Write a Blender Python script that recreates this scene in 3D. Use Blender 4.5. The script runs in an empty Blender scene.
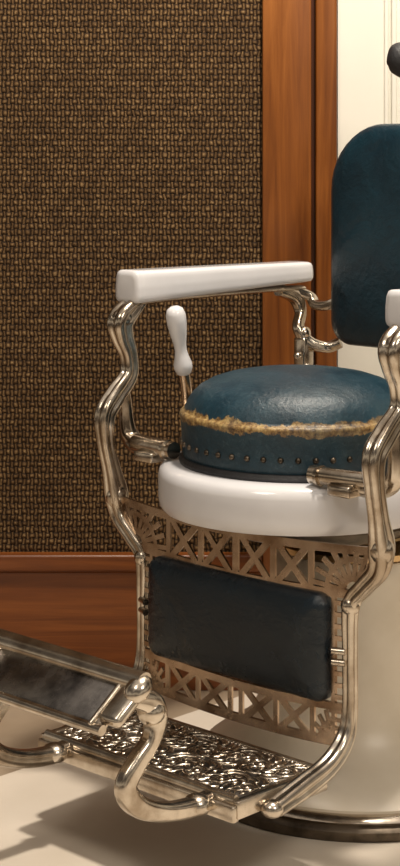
import bpy, bmesh, math, random
from mathutils import Vector, Matrix
random.seed(4)
scene = bpy.context.scene
scene.view_settings.view_transform = 'Standard'

# ------------------------------------------------------------------ node helpers
def new_mat(name):
    m = bpy.data.materials.new(name); m.use_nodes = True
    nt = m.node_tree; b = nt.nodes['Principled BSDF']
    return m, nt, b
def N(nt, t, **kw):
    n = nt.nodes.new(t)
    for k, v in kw.items(): setattr(n, k, v)
    return n
def L(nt, a, b): nt.links.new(a, b)
def ramp(nt, fac, stops):
    r = N(nt, 'ShaderNodeValToRGB'); cr = r.color_ramp
    while len(cr.elements) < len(stops): cr.elements.new(0.5)
    for e, (p, c) in zip(cr.elements, stops):
        e.position = p; e.color = (*c, 1)
    L(nt, fac, r.inputs[0]); return r.outputs[0]
def mathn(nt, op, a, b=None, c=None):
    n = N(nt, 'ShaderNodeMath', operation=op)
    for i, x in enumerate((a, b, c)):
        if x is None: continue
        if isinstance(x, (int, float)): n.inputs[i].default_value = x
        else: L(nt, x, n.inputs[i])
    return n.outputs[0]
def objco(nt, scale=(1,1,1)):
    t = N(nt, 'ShaderNodeTexCoord'); m = N(nt, 'ShaderNodeMapping')
    m.inputs['Scale'].default_value = scale
    L(nt, t.outputs['Object'], m.inputs[0]); return m.outputs[0]
def noise(nt, co, scale, detail=4, rough=.55, dist=0):
    n = N(nt, 'ShaderNodeTexNoise')
    n.inputs['Scale'].default_value = scale; n.inputs['Detail'].default_value = detail
    n.inputs['Roughness'].default_value = rough; n.inputs['Distortion'].default_value = dist
    L(nt, co, n.inputs['Vector']); return n.outputs['Fac']
def bump(nt, b, h, strength, dist=.01):
    n = N(nt, 'ShaderNodeBump'); n.inputs['Strength'].default_value = strength
    n.inputs['Distance'].default_value = dist
    L(nt, h, n.inputs['Height']); L(nt, n.outputs[0], b.inputs['Normal'])
def mixc(nt, f, a, b):
    n = N(nt, 'ShaderNodeMix', data_type='RGBA')
    if isinstance(f, (int, float)): n.inputs[0].default_value = f
    else: L(nt, f, n.inputs[0])
    for i, x in ((6, a), (7, b)):
        if isinstance(x, tuple): n.inputs[i].default_value = (*x, 1)
        else: L(nt, x, n.inputs[i])
    return n.outputs[2]

# ------------------------------------------------------------------ materials
def metal(name, c1, c2, r1, r2, bs=.08):
    m, nt, b = new_mat(name); co = objco(nt)
    n = noise(nt, co, 16, 5, .6)
    L(nt, ramp(nt, n, [(.36, c1), (.58, c2)]), b.inputs['Base Color'])
    b.inputs['Metallic'].default_value = 1
    mr = N(nt, 'ShaderNodeMapRange'); mr.inputs[3].default_value = r1; mr.inputs[4].default_value = r2
    L(nt, noise(nt, co, 40, 3), mr.inputs[0]); L(nt, mr.outputs[0], b.inputs['Roughness'])
    bump(nt, b, noise(nt, co, 30, 2), bs, .004)
    return m
NICKEL = metal('nickel_plate', (.36,.295,.225), (.66,.595,.51), .12, .32)
BRONZE = metal('warm_nickel', (.30,.20,.13), (.60,.47,.36), .16, .34)
IRON = metal('dark_iron', (.05,.04,.03), (.16,.13,.10), .3, .5)
DARKN = metal('tarnished_plate', (.10,.095,.095), (.36,.34,.325), .18, .36)
TREAD = metal('tread_recess', (.05,.043,.038), (.17,.15,.135), .25, .45)
BRASS = metal('aged_brass', (.35,.20,.08), (.6,.42,.22), .25, .4)

def porcelain(name, c1, c2, rough=.16, coat=.5):
    m, nt, b = new_mat(name); co = objco(nt)
    L(nt, ramp(nt, noise(nt, co, 7, 4), [(.3, c1), (.7, c2)]), b.inputs['Base Color'])
    b.inputs['Roughness'].default_value = rough
    b.inputs['Coat Weight'].default_value = coat; b.inputs['Coat Roughness'].default_value = .06
    bump(nt, b, noise(nt, co, 14, 2), .05, .01)
    return m
PORC = porcelain('porcelain', (.64,.64,.67), (.73,.73,.76))
PORCB = porcelain('porcelain_base', (.66,.585,.47), (.79,.72,.61), .34, 0)

def leather(name, dark, light, rough, wear=False, wr=5.0):
    m, nt, b = new_mat(name); co = objco(nt)
    n = noise(nt, co, 9, 8, .7, .4)
    base = ramp(nt, n, [(.32, dark), (.72, light)])
    fine = noise(nt, co, 150, 5, .7)
    if wear:
        sx = N(nt, 'ShaderNodeSeparateXYZ'); L(nt, co, sx.inputs[0])
        r = mathn(nt, 'SQRT', mathn(nt, 'ADD', mathn(nt, 'MULTIPLY', sx.outputs[0], sx.outputs[0]), mathn(nt, 'MULTIPLY', sx.outputs[1], sx.outputs[1])))
        d = mathn(nt, 'ABSOLUTE', mathn(nt, 'SUBTRACT', sx.outputs[2], .6485))
        nz = noise(nt, co, 26, 9, .7, .3)
        k = mathn(nt, 'ADD', mathn(nt, 'MULTIPLY', d, -50), mathn(nt, 'MULTIPLY', nz, 2.3))
        k = mathn(nt, 'MULTIPLY', mathn(nt, 'SUBTRACT', k, .66), 12)
        k = mathn(nt, 'MINIMUM', mathn(nt, 'MAXIMUM', k, 0), 1)
        front = mathn(nt, 'MULTIPLY', mathn(nt, 'SUBTRACT', .13, sx.outputs[1]), 12)
        front = mathn(nt, 'MINIMUM', mathn(nt, 'MAXIMUM', front, 0), 1)
        edge = mathn(nt, 'MINIMUM', mathn(nt, 'MAXIMUM', mathn(nt, 'MULTIPLY', mathn(nt, 'SUBTRACT', r, .172), 150), 0), 1)
        k = mathn(nt, 'MULTIPLY', mathn(nt, 'MULTIPLY', k, edge), front)
        wc = ramp(nt, noise(nt, co, 75, 6, .75), [(.36, (.035,.018,.009)), (.46, (.20,.11,.035)), (.64, (.48,.34,.14))])
        base = mixc(nt, k, base, wc)
        sc = ramp(nt, noise(nt, co, 60, 9, .82, 1.2), [(.53, (0,0,0)), (.68, (1,1,1))])
        base = mixc(nt, mathn(nt, 'MULTIPLY', sc, .45), base, (.10,.155,.185))
        big = ramp(nt, noise(nt, co, 13, 3, .5), [(.48, (0,0,0)), (.7, (1,1,1))])
        base = mixc(nt, mathn(nt, 'MULTIPLY', big, .45), base, (.030,.070,.092))
        # fine crackle creases
        vo = N(nt, 'ShaderNodeTexVoronoi', feature='DISTANCE_TO_EDGE'); vo.inputs['Scale'].default_value = 75; L(nt, co, vo.inputs['Vector'])
        cr = ramp(nt, vo.outputs['Distance'], [(0, (1,1,1)), (.05, (0,0,0))])
        base = mixc(nt, mathn(nt, 'MULTIPLY', cr, .35), base, (.004,.010,.016))
    L(nt, base, b.inputs['Base Color'])
    mr = N(nt, 'ShaderNodeMapRange'); mr.inputs[3].default_value = rough-.1; mr.inputs[4].default_value = rough+.15
    L(nt, n, mr.inputs[0]); L(nt, mr.outputs[0], b.inputs['Roughness'])
    h = mathn(nt, 'ADD', fine, mathn(nt, 'MULTIPLY', noise(nt, co, 15, 4, .5, .5), wr))
    bump(nt, b, h, .4, .003)
    return m
SEATL = leather('blue_leather_worn', (.004,.020,.034), (.010,.045,.070), .34, True, 3)
BACKL = leather('blue_leather', (.002,.015,.026), (.004,.033,.052), .32, False, 5)
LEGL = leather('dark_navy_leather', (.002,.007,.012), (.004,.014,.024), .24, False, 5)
BLACK = leather('black_pad', (.012,.012,.014), (.03,.03,.033), .45)

def wood(name, dark, mid, light, axis):
    m, nt, b = new_mat(name)
    s = [22,22,22]; s[axis] = .9
    co = objco(nt, tuple(s))
    n = noise(nt, co, 1.7, 8, .65, .7)
    n2 = noise(nt, objco(nt, (1.5,1.5,1.5)), 2, 3)
    f = mathn(nt, 'ADD', mathn(nt, 'MULTIPLY', n, .75), mathn(nt, 'MULTIPLY', n2, .25))
    L(nt, ramp(nt, f, [(.32, dark), (.5, mid), (.68, light)]), b.inputs['Base Color'])
    b.inputs['Roughness'].default_value = .36
    bump(nt, b, n, .08, .004)
    return m
WOODV = wood('oiled_wood_vertical', (.10,.026,.004), (.215,.066,.010), (.33,.115,.022), 2)
WOODH = wood('oiled_wood_horizontal', (.06,.015,.003), (.165,.045,.008), (.29,.09,.018), 0)
WOODD = wood('wood_groove', (.03,.009,.003), (.05,.015,.005), (.08,.02,.008), 2)

def weave():
    m, nt, b = new_mat('woven_cloth'); co = objco(nt)
    warp = N(nt, 'ShaderNodeTexNoise'); warp.inputs['Scale'].default_value = 45; warp.inputs['Detail'].default_value = 2
    L(nt, co, warp.inputs['Vector'])
    va = N(nt, 'ShaderNodeVectorMath', operation='MULTIPLY_ADD'); L(nt, warp.outputs['Color'], va.inputs[0])
    va.inputs[1].default_value = (.009,.009,.009); L(nt, co, va.inputs[2])
    s = N(nt, 'ShaderNodeSeparateXYZ'); L(nt, va.outputs[0], s.inputs[0])
    x = mathn(nt, 'DIVIDE', s.outputs[0], .0158); z = mathn(nt, 'DIVIDE', s.outputs[2], .0120)
    row = mathn(nt, 'FLOOR', z)
    x = mathn(nt, 'ADD', x, mathn(nt, 'MULTIPLY', mathn(nt, 'MODULO', row, 2), .5))
    fx = mathn(nt, 'SUBTRACT', mathn(nt, 'FRACT', x), .5); fz = mathn(nt, 'SUBTRACT', mathn(nt, 'FRACT', z), .5)
    isv = mathn(nt, 'GREATER_THAN', fx, .08)
    hh = mathn(nt, 'COSINE', mathn(nt, 'MULTIPLY', fz, 3.0))
    hv = mathn(nt, 'COSINE', mathn(nt, 'MULTIPLY', mathn(nt, 'SUBTRACT', fx, .29), 7.0))
    hh2 = mathn(nt, 'MULTIPLY', hh, mathn(nt, 'COSINE', mathn(nt, 'MULTIPLY', mathn(nt, 'ADD', fx, .21), 4.3)))
    h = mathn(nt, 'ADD', mathn(nt, 'MULTIPLY', hv, mathn(nt, 'MULTIPLY', isv, .85)), mathn(nt, 'MULTIPLY', hh2, mathn(nt, 'SUBTRACT', 1, isv)))
    cv = N(nt, 'ShaderNodeCombineXYZ'); L(nt, mathn(nt, 'FLOOR', x), cv.inputs[0]); L(nt, row, cv.inputs[1])
    wn = N(nt, 'ShaderNodeTexWhiteNoise'); L(nt, cv.outputs[0], wn.inputs['Vector'])
    fib = noise(nt, objco(nt, (1,1,1)), 300, 4, .75)
    f = mathn(nt, 'MULTIPLY', h, mathn(nt, 'ADD', mathn(nt, 'MULTIPLY', wn.outputs[0], .25), mathn(nt, 'ADD', .20, mathn(nt, 'MULTIPLY', fib, .95))))
    col = ramp(nt, f, [(.10, (.010,.006,.003)), (.42, (.054,.029,.013)), (.70, (.145,.084,.036)), (1, (.32,.21,.10))])
    L(nt, col, b.inputs['Base Color'])
    b.inputs['Roughness'].default_value = .75; b.inputs['Specular IOR Level'].default_value = .15
    bump(nt, b, h, .6, .004)
    return m
WEAVE = weave()

def plain(name, c1, c2, rough, scale=3, bstr=.04):
    m, nt, b = new_mat(name); co = objco(nt)
    L(nt, ramp(nt, noise(nt, co, scale, 6, .6), [(.3, c1), (.7, c2)]), b.inputs['Base Color'])
    b.inputs['Roughness'].default_value = rough
    bump(nt, b, noise(nt, co, 40, 3), bstr, .003)
    return m
CREAM = plain('cream_paint', (.78,.76,.68), (.84,.82,.75), .45)
FLOORM = plain('tan_floor', (.32,.245,.17), (.41,.325,.235), .45, 5)
PLATM = plain('cream_platform', (.68,.60,.50), (.79,.715,.62), .4, 2.5)

# ------------------------------------------------------------------ mesh helpers
def mk(name, verts, faces, mat, parent=None, smooth=True, ang=.7):
    me = bpy.data.meshes.new(name); me.from_pydata([tuple(v) for v in verts], [], faces)
    bm = bmesh.new(); bm.from_mesh(me); bmesh.ops.recalc_face_normals(bm, faces=bm.faces); bm.to_mesh(me); bm.free()
    if smooth:
        for p in me.polygons: p.use_smooth = True
        me.set_sharp_from_angle(angle=ang)
    o = bpy.data.objects.new(name, me); scene.collection.objects.link(o)
    mats = mat if isinstance(mat, (list, tuple)) else [mat]
    for mm in mats: me.materials.append(mm)
    if parent: o.parent = parent
    return o
class Acc:
    def __init__(s): s.v = []; s.f = []
    def add(s, vf):
        o = len(s.v); s.v += [Vector(p) for p in vf[0]]; s.f += [tuple(i+o for i in f) for f in vf[1]]
        return s
    def mirror(s):   # mirrored copy in x
        o = len(s.v); vs = [Vector((-p.x, p.y, p.z)) for p in s.v]
        fs = [tuple(i+o for i in reversed(f)) for f in s.f]
        s.v += vs; s.f += fs; return s
    def obj(s, name, mat, parent=None, **k): return mk(name, s.v, s.f, mat, parent, **k)
def C(u, v, z): return Vector((u, -v, z))       # chair coords: u sideways, v forward, z up
def box(x0, x1, y0, y1, z0, z1, bev=0, seg=2):
    bm = bmesh.new(); bmesh.ops.create_cube(bm, size=1)
    for v in bm.verts:
        v.co = Vector(((x0+x1)/2+v.co.x*(x1-x0), (y0+y1)/2+v.co.y*(y1-y0), (z0+z1)/2+v.co.z*(z1-z0)))
    if bev: bmesh.ops.bevel(bm, geom=list(bm.edges), offset=bev, segments=seg, profile=.5, affect='EDGES')
    bm.verts.index_update()
    r = ([v.co.copy() for v in bm.verts], [tuple(v.index for v in f.verts) for f in bm.faces]); bm.free(); return r
def xf(vf, M): return ([M @ Vector(p) for p in vf[0]], vf[1])
def lathe(prof, c=(0,0), seg=72):
    vs = []; fs = []; n = len(prof)
    for i in range(seg):
        a = 2*math.pi*i/seg
        for r, z in prof: vs.append(Vector((c[0]+r*math.cos(a), c[1]+r*math.sin(a), z)))
    for i in range(seg):
        j = (i+1) % seg
        for k in range(n-1): fs.append((i*n+k, j*n+k, j*n+k+1, i*n+k+1))
    return vs, fs
def catmull(pts, sub):
    P = [Vector(p) for p in pts]; out = []
    for i in range(len(P)-1):
        p0 = P[max(i-1,0)]; p1 = P[i]; p2 = P[i+1]; p3 = P[min(i+2,len(P)-1)]
        for s in range(sub):
            t = s/sub
            out.append(.5*((2*p1)+(p2-p0)*t+(2*p0-5*p1+4*p2-p3)*t*t+(3*p1-p0-3*p2+p3)*t**3))
    out.append(P[-1]); return out
def prof_round(n=16): return [(math.cos(2*math.pi*i/n), math.sin(2*math.pi*i/n)) for i in range(n)]
def prof_groove(n=40, g=.22, p=3.2):
    o = []
    for i in range(n):
        a = 2*math.pi*i/n; c, s = math.cos(a), math.sin(a)
        r = (abs(c)**p+abs(s)**p)**(-1/p)
        d = min(abs(((a-k*math.pi/2+math.pi) % (2*math.pi))-math.pi) for k in range(4))
        r *= 1-g*math.exp(-(d/.27)**2)
        o.append((r*c, r*s))
    return o
GR = prof_groove(); RD = prof_round(); SM = prof_groove(32, .06, 2.6)
def sweep(pts, rad, prof=RD, ref=(1,0,0), sub=6):
    """rad: list of (r_side, r_normal) per control point"""
    rad = [(r, r) if isinstance(r, (int, float)) else r for r in rad]
    if len(rad) == 1: rad = rad*len(pts)
    c = catmull(pts, sub) if sub > 1 else [Vector(p) for p in pts]
    rr = catmull([(a, b, 0) for a, b in rad], sub) if sub > 1 else [Vector((a, b, 0)) for a, b in rad]
    ref = Vector(ref); vs = []; fs = []; m = len(prof)
    for i, p in enumerate(c):
        t = (c[min(i+1,len(c)-1)]-c[max(i-1,0)]).normalized()
        s = (ref-ref.dot(t)*t)
        s = s.normalized() if s.length > 1e-4 else t.orthogonal().normalized()
        n = t.cross(s)
        for a, b in prof: vs.append(p+s*a*rr[i].x+n*b*rr[i].y)
    for i in range(len(c)-1):
        for k in range(m):
            k2 = (k+1) % m; fs.append((i*m+k, i*m+k2, (i+1)*m+k2, (i+1)*m+k))
    fs.append(tuple(range(m))[::-1]); fs.append(tuple(range((len(c)-1)*m, len(c)*m)))
    return vs, fs
def ball(c, r, sc=(1,1,1), seg=16):
    bm = bmesh.new(); bmesh.ops.create_uvsphere(bm, u_segments=seg, v_segments=seg//2, radius=r)
    bm.verts.index_update()
    R = ([Vector((v.co.x*sc[0], v.co.y*sc[1], v.co.z*sc[2]))+Vector(c) for v in bm.verts], [tuple(v.index for v in f.verts) for f in bm.faces])
    bm.free(); return R
def rrect(hw, z0, z1, rt, rb, n=10):
    o = []
    for cx, cz, r, a0 in ((hw-rt, z1-rt, rt, 0), (-hw+rt, z1-rt, rt, 90), (-hw+rb, z0+rb, rb, 180), (hw-rb, z0+rb, rb, 270)):
        for i in range(n+1):
            a = math.radians(a0+90*i/n); o.append((cx+r*math.cos(a), cz+r*math.sin(a)))
    return o
def pillow(hw, z0, z1, rt, rb, rings, bow=0):
    """rings: list of (inset, v)"""
    vs = []; fs = []; m = None
    for ins, v in rings:
        o = rrect(hw-ins, z0+ins, z1-ins, max(rt-ins,.004), max(rb-ins,.004)); m = len(o)
        for u, z in o: vs.append(C(u, v+bow*(u/hw)**2, z))
    for i in range(len(rings)-1):
        for k in range(m):
            k2 = (k+1) % m; fs.append((i*m+k, i*m+k2, (i+1)*m+k2, (i+1)*m+k))
    fs.append(tuple(range(m))); fs.append(tuple(range((len(rings)-1)*m, len(rings)*m)))
    return vs, fs

# ------------------------------------------------------------------ room
YW = 3.56
mk('floor', *box(-3, 3, -1.5, 3.7, -.06, -.008), FLOORM, smooth=False)
mk('wall_back', *box(-3, 3, 3.60, 3.72, -.06, 2.7), CREAM, smooth=False)
mk('woven_wall_panel', *box(-2.2, .130, 3.572, 3.599, .24, 2.6), WEAVE, smooth=False)
a = Acc(); a.add(box(-3, .125, YW-.002, 3.599, -.008, .232, .003)); 
a.obj('baseboard_back', WOODH, None, smooth=False)
a = Acc(); a.add(box(-2.2, .125, YW-.014, 3.598, .233, .268, .006, 3)); a.obj('trim_1', WOODH)
a = Acc(); a.add(box(.1255, .224, YW-.006, 3.599, -.008, 2.6, .004)); a.obj('trim_2', WOODV)
a = Acc(); a.add(box(.2245, .2325, YW+.016, 3.599, -.008, 2.6)); a.obj('trim_3', WOODD)
a = Acc(); a.add(box(.233, .276, YW-.002, 3.599, -.008, 2.6, .006, 3)); a.obj('trim_4', WOODV)
a = Acc()
a.add(box(.2785, 1.15, 3.575, 3.5995, -.008, 2.3))
a.add(box(.372, .380, 3.566, 3.58, .20, 2.1, .003)); a.add(box(.386, .396, 3.560, 3.58, .19, 2.11, .003)); a.add(box(.396, 1.04, 3.57, 3.58, .19, 2.11, .002))
a.obj('door_1', CREAM, None)

# raised cream platform below the chair (edges parallel to the chair's own axes)
ang = math.atan2(-.693, .721)
CH = Matrix.Translation((.163, 2.948, 0)) @ Matrix.Rotation(ang, 4, 'Z')
a = Acc(); a.add(box(-.445, 1.6, -2.2, .47, -.0079, 0, .002))
o = a.obj('floor_platform', PLATM, None, smooth=False); o.matrix_world = CH

# ------------------------------------------------------------------ barber chair
chair = bpy.data.objects.new('barber_chair', None); scene.collection.objects.link(chair)
chair.matrix_world = CH

# base
BC = (0, .15)
mk('base_ring', *lathe([(.0,.0),(.288,.0),(.292,.006),(.292,.016),(.284,.024),(.272,.027),(.0,.027)], BC), IRON, chair)
mk('base_ring_trim', *lathe([(.262,.026),(.284,.0245),(.287,.029),(.280,.036),(.262,.038)], BC), NICKEL, chair)
mk('base_pedestal', *lathe([(0,.028),(.268,.034),(.270,.042),(.262,.054),(.245,.066),(.215,.082),(.185,.105),(.165,.14),(.152,.19),(.144,.25),(.139,.31),(.137,.365),(.139,.385),(.132,.397),(0,.397)], BC), PORCB, chair)
mk('base_collar', *lathe([(0,.396),(.128,.396),(.140,.402),(.142,.412),(.128,.420),(.10,.424),(.096,.44),(0,.44)], BC), BRASS, chair)
a = Acc(); a.add(lathe([(0,.445),(.13,.445),(.16,.452),(.19,.468),(.205,.478),(.205,.49),(0,.49)], (0,.04)))
a.add(lathe([(0,.43),(.105,.43),(.105,.50),(0,.50)], BC))
a.obj('seat_underframe', IRON, chair)

# seat
mk('seat_rim', *lathe([(0,.487),(.215,.487),(.226,.490),(.2315,.498),(.233,.510),(.233,.545),(.230,.556),(.222,.563),(.205,.566),(0,.566)], (0,0), 96), PORC, chair)
cp = [(0,.564),(.186,.564),(.190,.570),(.192,.585),(.1935,.605),(.1945,.625),(.1955,.636)]
for i in range(9):
    t = math.radians(-30+i*15); cp.append((.190+.0075*math.cos(t), .645+.0075*math.sin(t)))
cp += [(.1885,.657),(.184,.667),(.176,.679),(.163,.691),(.145,.701),(.12,.709),(.09,.7145),(.05,.718),(.02,.719),(0,.719)]
mk('seat_cushion', *lathe(cp, (0,0), 128), SEATL, chair, ang=1.5)
a = Acc()
for i in range(44):
    t = 2*math.pi*i/44; a.add(ball((.193*math.cos(t), .193*math.sin(t), .600), .0052, seg=10))
a.obj('seat_studs', IRON, chair)
mk('seat_welt', *lathe([(.188,.565),(.197,.566),(.199,.571),(.196,.577),(.188,.578)], (0,0), 96), BLACK, chair)

# side frames
path = [(.297,.070,.826),(.297,.095,.812),(.297,.124,.788),(.296,.122,.762),(.295,.108,.728),(.294,.108,.692),(.293,.140,.660),(.292,.166,.630),(.292,.165,.585),(.290,.153,.535),(.288,.143,.492),(.281,.141,.455),(.252,.14,.424),(.227,.14,.392),(.225,.14,.32),(.225,.14,.235),(.225,.152,.192),(.225,.190,.162),(.225,.25,.145),(.225,.315,.132)]
rads = [(.012,.012),(.019,.017),(.021,.022),(.017,.019),(.014,.015),(.013,.016),(.015,.018),(.016,.017),(.014,.014),(.014,.015),(.017,.020),(.015,.015),(.014,.013),(.013,.011),(.011,.010),(.011,.011),(.013,.013),(.015,.014),(.016,.015),(.017,.012)]
a = Acc(); a.add(sweep([C(*p) for p in path], rads, GR))
a.add(sweep([C(*p) for p in [(.293,.122,.678),(.292,.118,.645),(.292,.115,.612),(.286,.112,.587),(.264,.112,.572),(.236,.118,.569),(.205,.130,.575)]], [.010,.012,.014,.016,.016,.014,.012], SM, (.55,-.55,.4)))
a.add(sweep([C(.15,.142,.582), C(.255,.128,.582)], [.0145,.0145], RD, (0,0,1), 1))
a.add(sweep([C(.165,.142,.582), C(.171,.142,.582)], [.0165,.0165], RD, (0,0,1), 1))
a.add(box(.19,.235,-.155,-.10,.556,.574,.004))
a.add(ball(C(.298,.122,.790), .021, (1,1,.9))); a.add(ball(C(.288,.143,.488), .02, (1,1,1.15)))
a.add(ball(C(.226,.14,.392), .0155)); a.add(ball(C(.225,.318,.131), .0175, (1,1,.75)))
a.mirror(); a.obj('side_frames', NICKEL, chair, ang=1.0)

# arm under-rails and rear arm brackets
a = Acc()
a.add(sweep([C(.297,.09,.816), C(.297,0,.819), C(.297,-.2,.819), C(.297,-.35,.816)], [(.017,.006)], RD, (1,0,0), 4))
a.add(sweep([C(*p) for p in [(.297,-.29,.815),(.296,-.335,.800),(.29,-.345,.770),(.278,-.325,.742),(.262,-.335,.715),(.24,-.36,.705),(.215,-.375,.715)]], [.012,.014,.011,.011,.012,.011,.010], SM, (1,0,0)))
a.add(sweep([C(*p) for p in [(.297,-.33,.812),(.28,-.36,.800),(.265,-.36,.785),(.235,-.36,.785),(.205,-.37,.80)]], [.010,.010,.010,.010,.010], SM, (0,0,1)))
a.add(box(.255,.283,.315,.345,.66,.725,.005)); a.add(ball((.269,.33,.732), .014)); a.add(ball((.269,.312,.69), .008))
a.add(sweep([C(.262,-.33,.67), C(.24,-.30,.60), C(.19,-.22,.53), C(.12,-.16,.49)], [.013,.014,.014,.014], GR, (1,0,0)))
a.mirror(); a.obj('arm_brackets', NICKEL, chair, ang=1.0)

# porcelain armrests
a = Acc(); vs = []; fs = []
stn = [(.112,.62),(.1105,.88),(.106,.97),(.097,1.0),(.05,.99),(-.1,.97),(-.25,.95),(-.34,.95),(-.353,.93),(-.360,.85),(-.363,.6)]
m = 40
for v, s in stn:
    t = (0.12-v)/.49
    top = .874-.007*t; bot = .816+.012*t
    zc = (top+bot)/2; hh = (top-bot)/2*min(1, s+.03); hw = .031*s
    for i in range(m):
        q = 2*math.pi*i/m; c_, s_ = math.cos(q), math.sin(q); r = (abs(c_)**7+abs(s_)**7)**(-1/7)
        vs.append(C(.297+hw*r*c_*(1-.10*max(0, r*s_)), v, zc+hh*r*s_))
for i in range(len(stn)-1):
    for k in range(m):
        k2 = (k+1) % m; fs.append((i*m+k, i*m+k2, (i+1)*m+k2, (i+1)*m+k))
fs.append(tuple(range(m))); fs.append(tuple(range((len(stn)-1)*m, len(stn)*m)))
a.add((vs, fs)); a.mirror(); a.obj('armrests', PORC, chair, ang=1.2)

# lever handle (one side)
def along(prof, p0, p1, seg=24):
    d = (p1-p0); q = Vector((0,0,1)).rotation_difference(d.normalized()).to_matrix().to_4x4()
    v, f = lathe([(r, t*d.length) for r, t in prof], (0,0), seg)
    M = Matrix.Translation(p0) @ q
    return [M @ p for p in v], f
p0 = C(-.235,.030,.690); p1 = C(-.232,.058,.812)
mk('lever_handle', *along([(0,0),(.009,0),(.0135,.03),(.0165,.10),(.0165,.17),(.0125,.27),(.0105,.36),(.0115,.46),(.0150,.60),(.0175,.76),(.0175,.88),(.0140,.96),(.007,.995),(0,1)], p0, p1), PORC, chair, ang=1.5)
mk('lever_rod', *sweep([C(-.238,.012,.50), C(-.238,.016,.60), C(-.236,.024,.66), C(-.235,.031,.694)], [.009,.009,.010,.0105], RD), BRONZE, chair)

# decorative pierced bands
def bandmap(u, z, v0=.142):
    e = 1-(u/.28)**2
    return C(u, v0+.012*e, z-.012*e)
def ribbon(A, pts, w=.0035, th=.004, v0=.142):
    n = len(pts); P = [Vector((p[0], p[1])) for p in pts]; q = []
    for i in range(n):
        t = (P[min(i+1,n-1)]-P[max(i-1,0)]).normalized(); nn = Vector((-t.y, t.x))
        q.append((P[i]-nn*w, P[i]+nn*w))
    vs = []; fs = []
    for l, r in q:
        for dv in (0, -th):
            for s in (l, r): vs.append(bandmap(s.x, s.y, v0)+Vector((0, -dv, 0)))
    for i in range(n-1):
        b = 4*i; c = b+4
        fs += [(b, b+1, c+1, c), (b+2, c+2, c+3, b+3), (b, c, c+2, b+2), (b+1, b+3, c+3, c+1)]
    fs += [(0, 2, 3, 1), (4*n-4, 4*n-3, 4*n-1, 4*n-2)]
    A.add((vs, fs))
def seg(a, b, n=6): return [(a[0]+(b[0]-a[0])*i/n, a[1]+(b[1]-a[1])*i/n) for i in range(n+1)]
a = Acc()
ZT, ZB = .482, .414
ribbon(a, seg((-.285,ZT),(.285,ZT),30), .0065, .007); ribbon(a, seg((-.25,ZB),(.25,ZB),30), .0065, .007)
for s in (-1, 1):
    ribbon(a, seg((s*.285,ZT),(s*.235,ZB),6), .007, .006)
    cu, cz = s*.236, ZB+.004      # quarter sunburst springing from each lower corner
    for k in range(7):
        an = math.radians(8+k*17); du = math.cos(an)*.078; dz = min(ZT-cz, math.sin(an)*.07)
        ribbon(a, seg((cu-s*.016*math.cos(an), cz+.016*math.sin(an)), (cu-s*du, cz+dz), 3), .0038)
    for r_ in (.022, .050):
        ribbon(a, [(cu-s*r_*math.cos(math.radians(q)), cz+r_*math.sin(math.radians(q))) for q in range(0, 115, 8)], .0044)
    ribbon(a, seg((s*.155,ZB),(s*.155,ZT),4), .005)
    ribbon(a, seg((s*.150,ZB),(s*.085,ZT),5), .0055); ribbon(a, seg((s*.150,ZT),(s*.085,ZB),5), .0055)
    ribbon(a, seg((s*.079,ZB),(s*.079,ZT),4), .0052)
    ribbon(a, seg((s*.073,ZB),(s*.010,ZT),5), .0055); ribbon(a, seg((s*.073,ZT),(s*.010,ZB),5), .0055)
ribbon(a, seg((0,ZB),(0,ZT),4), .006)
Z1, Z0 = .240, .186
ribbon(a, seg((-.215,Z1),(.215,Z1),30), .006, .007); ribbon(a, seg((-.215,Z0),(.215,Z0),30), .0065, .007)
for s in (-1, 1):
    for x in (.012, .085, .158): ribbon(a, seg((s*x,Z0),(s*x,Z1),4), .0045)
    ribbon(a, seg((s*.016,Z0),(s*.081,Z1),4), .005); ribbon(a, seg((s*.016,Z1),(s*.081,Z0),4), .005)
    ribbon(a, seg((s*.089,Z0),(s*.154,Z1),4), .005); ribbon(a, seg((s*.089,Z1),(s*.154,Z0),4), .005)
    cu = s*.198
    for k in range(5):
        an = math.radians(6+k*21)
        ribbon(a, seg((cu-s*.010*math.cos(an), Z0+.010*math.sin(an)), (cu-s*.042*math.cos(an), Z0+.05*math.sin(an)), 3), .0030)
    ribbon(a, [(cu-s*.026*math.cos(math.radians(q)), Z0+.030*math.sin(math.radians(q))) for q in range(0, 100, 10)], .0036)
    for k in range(4): ribbon(a, seg((s*.19,Z0+.008+k*.013),(s*.215,Z0+.008+k*.013),2), .003)
    ribbon(a, seg((s*.198,Z0),(s*.198,.42),10), .0035, .006)
    for k in range(9): ribbon(a, seg((s*.198,.255+k*.018),(s*.224,.255+k*.018),2), .0036)
a.obj('pierced_apron', BRONZE, chair, ang=.6)
a = Acc()
for s in (-1, 1):
    for z in (.305, .322): a.add(sweep([C(s*.222,.148,z), C(s*.203,.156,z)], [.0055], RD, (0,0,1), 1))
a.obj('leg_panel_bolts', NICKEL, chair)

# leather leg panel
mk('leg_panel', *pillow(.193, .238, .404, .022, .022, [(.004,.135),(0,.140),(0,.156),(.004,.163),(.012,.169),(.03,.174),(.05,.176),(.075,.177)]), LEGL, chair, ang=1.2)
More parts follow.
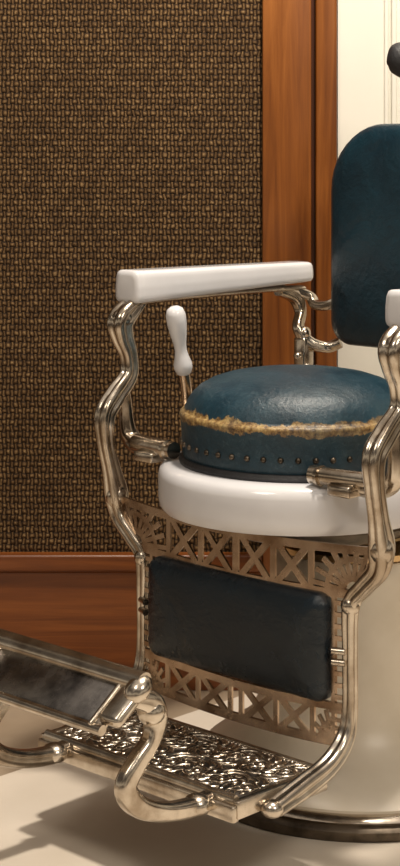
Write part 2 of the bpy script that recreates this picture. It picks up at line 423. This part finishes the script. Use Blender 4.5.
# backrest
mk('backrest_pad', *pillow(.211, .716, 1.130, .125, .045, [(.01,-.385),(.0,-.378),(0,-.345),(.004,-.337),(.014,-.330),(.035,-.324),(.07,-.320),(.12,-.318)]), BACKL, chair, ang=1.2)
mk('backrest_shell', *pillow(.204, .722, 1.123, .12, .04, [(.02,-.402),(.004,-.396),(0,-.38)]), NICKEL, chair, ang=1.2)
a = Acc(); a.add(sweep([C(0,-.12,.475), C(0,-.27,.50), C(0,-.37,.60), C(0,-.395,.72), C(0,-.40,.9)], [(.03,.012)], GR, (1,0,0)))
a.add(sweep([C(0,-.405,.95), C(0,-.408,1.15), C(0,-.40,1.22)], [(.012,.008)], GR, (1,0,0)))
a.obj('backrest_support', NICKEL, chair)
# headrest
a = Acc()
for s in (-1, 1):
    a.add(sweep([C(s*.008,-.378,1.225), C(s*.04,-.372,1.238), C(s*.07,-.362,1.252), C(s*.084,-.357,1.256)], [(.024,.02),(.032,.026),(.030,.024),(.018,.014)], RD, (0,0,1)))
a.obj('headrest', BLACK, chair, ang=1.2)

# footplate with scroll relief
ZP = .152
a = Acc(); a.add(box(-.205,.205,-.372,-.190,ZP-.016,ZP,.004)); a.obj('footplate', TREAD, chair, smooth=True)
a = Acc()
a.add(sweep([C(-.205,.374,ZP-.004), C(.205,.374,ZP-.004)], [(.013,.007)], RD, (0,0,1), 1))
a.add(box(-.212,.212,-.388,-.374,ZP-.028,ZP-.004,.003))
for s in (-1, 1): a.add(box(s*.208-.007,s*.208+.007,-.380,-.188,ZP-.024,ZP+.002,.003))
a.add(box(-.212,.212,-.194,-.182,ZP-.024,ZP+.002,.003))
for s in (-1,1): a.add(box(s*.218-.014,s*.218+.014,-.31,-.20,.128,.142,.003))
a.obj('footplate_rim', NICKEL, chair)
# embossed acanthus work: broad tapering leaves following alternating spirals
a = Acc(); rnd = random.Random(11)
cents = []
for i in range(4):
    for j, cv in enumerate((.238, .324)):
        cents.append((.028+.051*i, cv, 1 if (i+j) % 2 else -1))
P8 = prof_round(8)
def inb(u, v): return abs(u) < .200 and .197 < v < .366
def leafcurve(pts, w, h=.0022):
    pts = [p for p in pts if inb(*p) and p[0] > -.001]
    if len(pts) < 3: return
    n = len(pts); r = [(h*(.4+.6*math.sin(math.pi*(.1+.85*i/(n-1)))), max(.0012, w*math.sin(math.pi*(.10+.84*i/(n-1))))) for i in range(n)]
    a.add(sweep([C(p[0], p[1], ZP+.0005) for p in pts], r, P8, (0,0,1), 2))
for cu, cv, d in cents:
    ph = rnd.random()*6.28
    leafcurve([(cu+(.005+.017*t)*math.cos(ph+d*8*t), cv+(.005+.017*t)*math.sin(ph+d*8*t)) for t in [k/16 for k in range(17)]], .0046)
    a.add(ball(C(cu, cv, ZP), .0065, (1,1,.5), 10))
    for k in range(9):
        q = ph+k*.698
        leafcurve([(cu+(.021+.021*t)*math.cos(q+d*1.1*t*t), cv+(.021+.024*t)*math.sin(q+d*1.1*t*t)) for t in [m_/6 for m_ in range(7)]], .0058, .0026)
    for k in range(5):
        q = ph+.4+k*1.25
        leafcurve([(cu+(.010+.010*t)*math.cos(q-d*.9*t), cv+(.010+.010*t)*math.sin(q-d*.9*t)) for t in [m_/5 for m_ in range(6)]], .0034)
for k in range(26):
    u = .004+k*.0078
    for v_ in (.1995, .3645): a.add(ball(C(u, v_, ZP+.0005), .0030, (1,1,.7), 8))
a.mirror()
a.obj('footplate_scrolls', NICKEL, chair, ang=1.5)

# upper swinging footrest
a = Acc()
arm = [(.155,.365,.145),(.155,.41,.141),(.155,.47,.150),(.155,.522,.172),(.155,.545,.204),(.155,.522,.234),(.155,.496,.258),(.155,.487,.288),(.155,.500,.312),(.152,.53,.322)]
a.add(sweep([C(*p) for p in arm], [(.015,.012),(.015,.014),(.014,.014),(.014,.016),(.013,.017),(.013,.015),(.013,.014),(.015,.017),(.016,.018),(.012,.012)], SM))
a.add(ball(C(.155,.402,.142), .02, (1.1,1.1,.8))); a.add(ball(C(.155,.495,.298), .0205))
a.mirror(); a.obj('footrest_arms', NICKEL, chair, ang=1.0)
T = Matrix.Translation(C(0,.548,.316)) @ Matrix.Rotation(math.radians(36), 4, 'X')
a = Acc(); a.add(xf(box(-.135,.135,-.040,.040,-.008,.007,.003), T)); a.obj('footrest_plate', DARKN, chair)
a = Acc()
a.add(xf(sweep([(-.165,.040,.007),(.165,.040,.007)], [(.013,.016)], RD, (0,0,1), 1), T))
a.add(xf(sweep([(-.150,-.044,.001),(.150,-.044,.001)], [(.007,.008)], RD, (0,0,1), 1), T))
for s in (-1, 1):
    a.add(xf(box(s*.130-.004,s*.130+.004,-.046,.046,-.010,.012,.003,3), T))
    a.add(xf(box(min(s*.122,s*.170),max(s*.122,s*.170),-.032,.050,-.010,.009,.009,4), T))
    a.add(xf(ball((s*.160,.030,.004), .020, (1,1.2,.8)), T))
a.add(xf(box(-.14,.14,-.042,.042,-.012,-.0075,.001), T))
a.obj('footrest_frame', NICKEL, chair, ang=.9)

# ------------------------------------------------------------------ lights
def area(name, loc, tgt, size, power, col=(1,.89,.75)):
    d = bpy.data.lights.new(name, 'AREA'); d.shape = 'DISK'; d.size = size; d.energy = power; d.color = col
    o = bpy.data.objects.new(name, d); scene.collection.objects.link(o); o.location = loc
    o.rotation_euler = (Vector(tgt)-Vector(loc)).to_track_quat('-Z', 'Y').to_euler(); return o
area('ceiling_light', (.38, 2.72, 2.9), (.05, 2.6, 0), .22, 68)
area('ceiling_light.001', (-1.1, 1.2, 2.8), (-.2, 3.1, .6), .8, 15)
area('ceiling_light.002', (1.3, .7, 2.6), (.1, 3, .5), .8, 24)
w = bpy.data.worlds.new('room_ambient'); scene.world = w; w.use_nodes = True
nt = w.node_tree; bg = nt.nodes['Background']
tc = N(nt, 'ShaderNodeTexCoord'); sx = N(nt, 'ShaderNodeSeparateXYZ'); L(nt, tc.outputs['Generated'], sx.inputs[0])
f = mathn(nt, 'ADD', mathn(nt, 'MULTIPLY', sx.outputs[2], .5), .5)
nz = noise(nt, tc.outputs['Generated'], 2.6, 2, .5)
f = mathn(nt, 'ADD', f, mathn(nt, 'MULTIPLY', mathn(nt, 'SUBTRACT', nz, .5), .55))
col = ramp(nt, f, [(.0, (.16,.11,.075)), (.42, (.06,.042,.03)), (.50, (.10,.07,.05)), (.56, (.88,.75,.58)), (.64, (.72,.61,.47)), (.70, (.10,.08,.065)), (.82, (.12,.10,.08)), (.9, (.7,.6,.5))])
L(nt, col, bg.inputs[0]); bg.inputs[1].default_value = .72

# ------------------------------------------------------------------ camera
cd = bpy.data.cameras.new('camera'); cam = bpy.data.objects.new('camera', cd); scene.collection.objects.link(cam)
cam.location = (0, 0, 1.1); cam.rotation_euler = (math.radians(90), 0, 0)
cd.lens = 73.54; cd.sensor_width = 36; cd.sensor_fit = 'AUTO'
cd.shift_x = 0; cd.shift_y = -(433-140)/866
scene.camera = cam
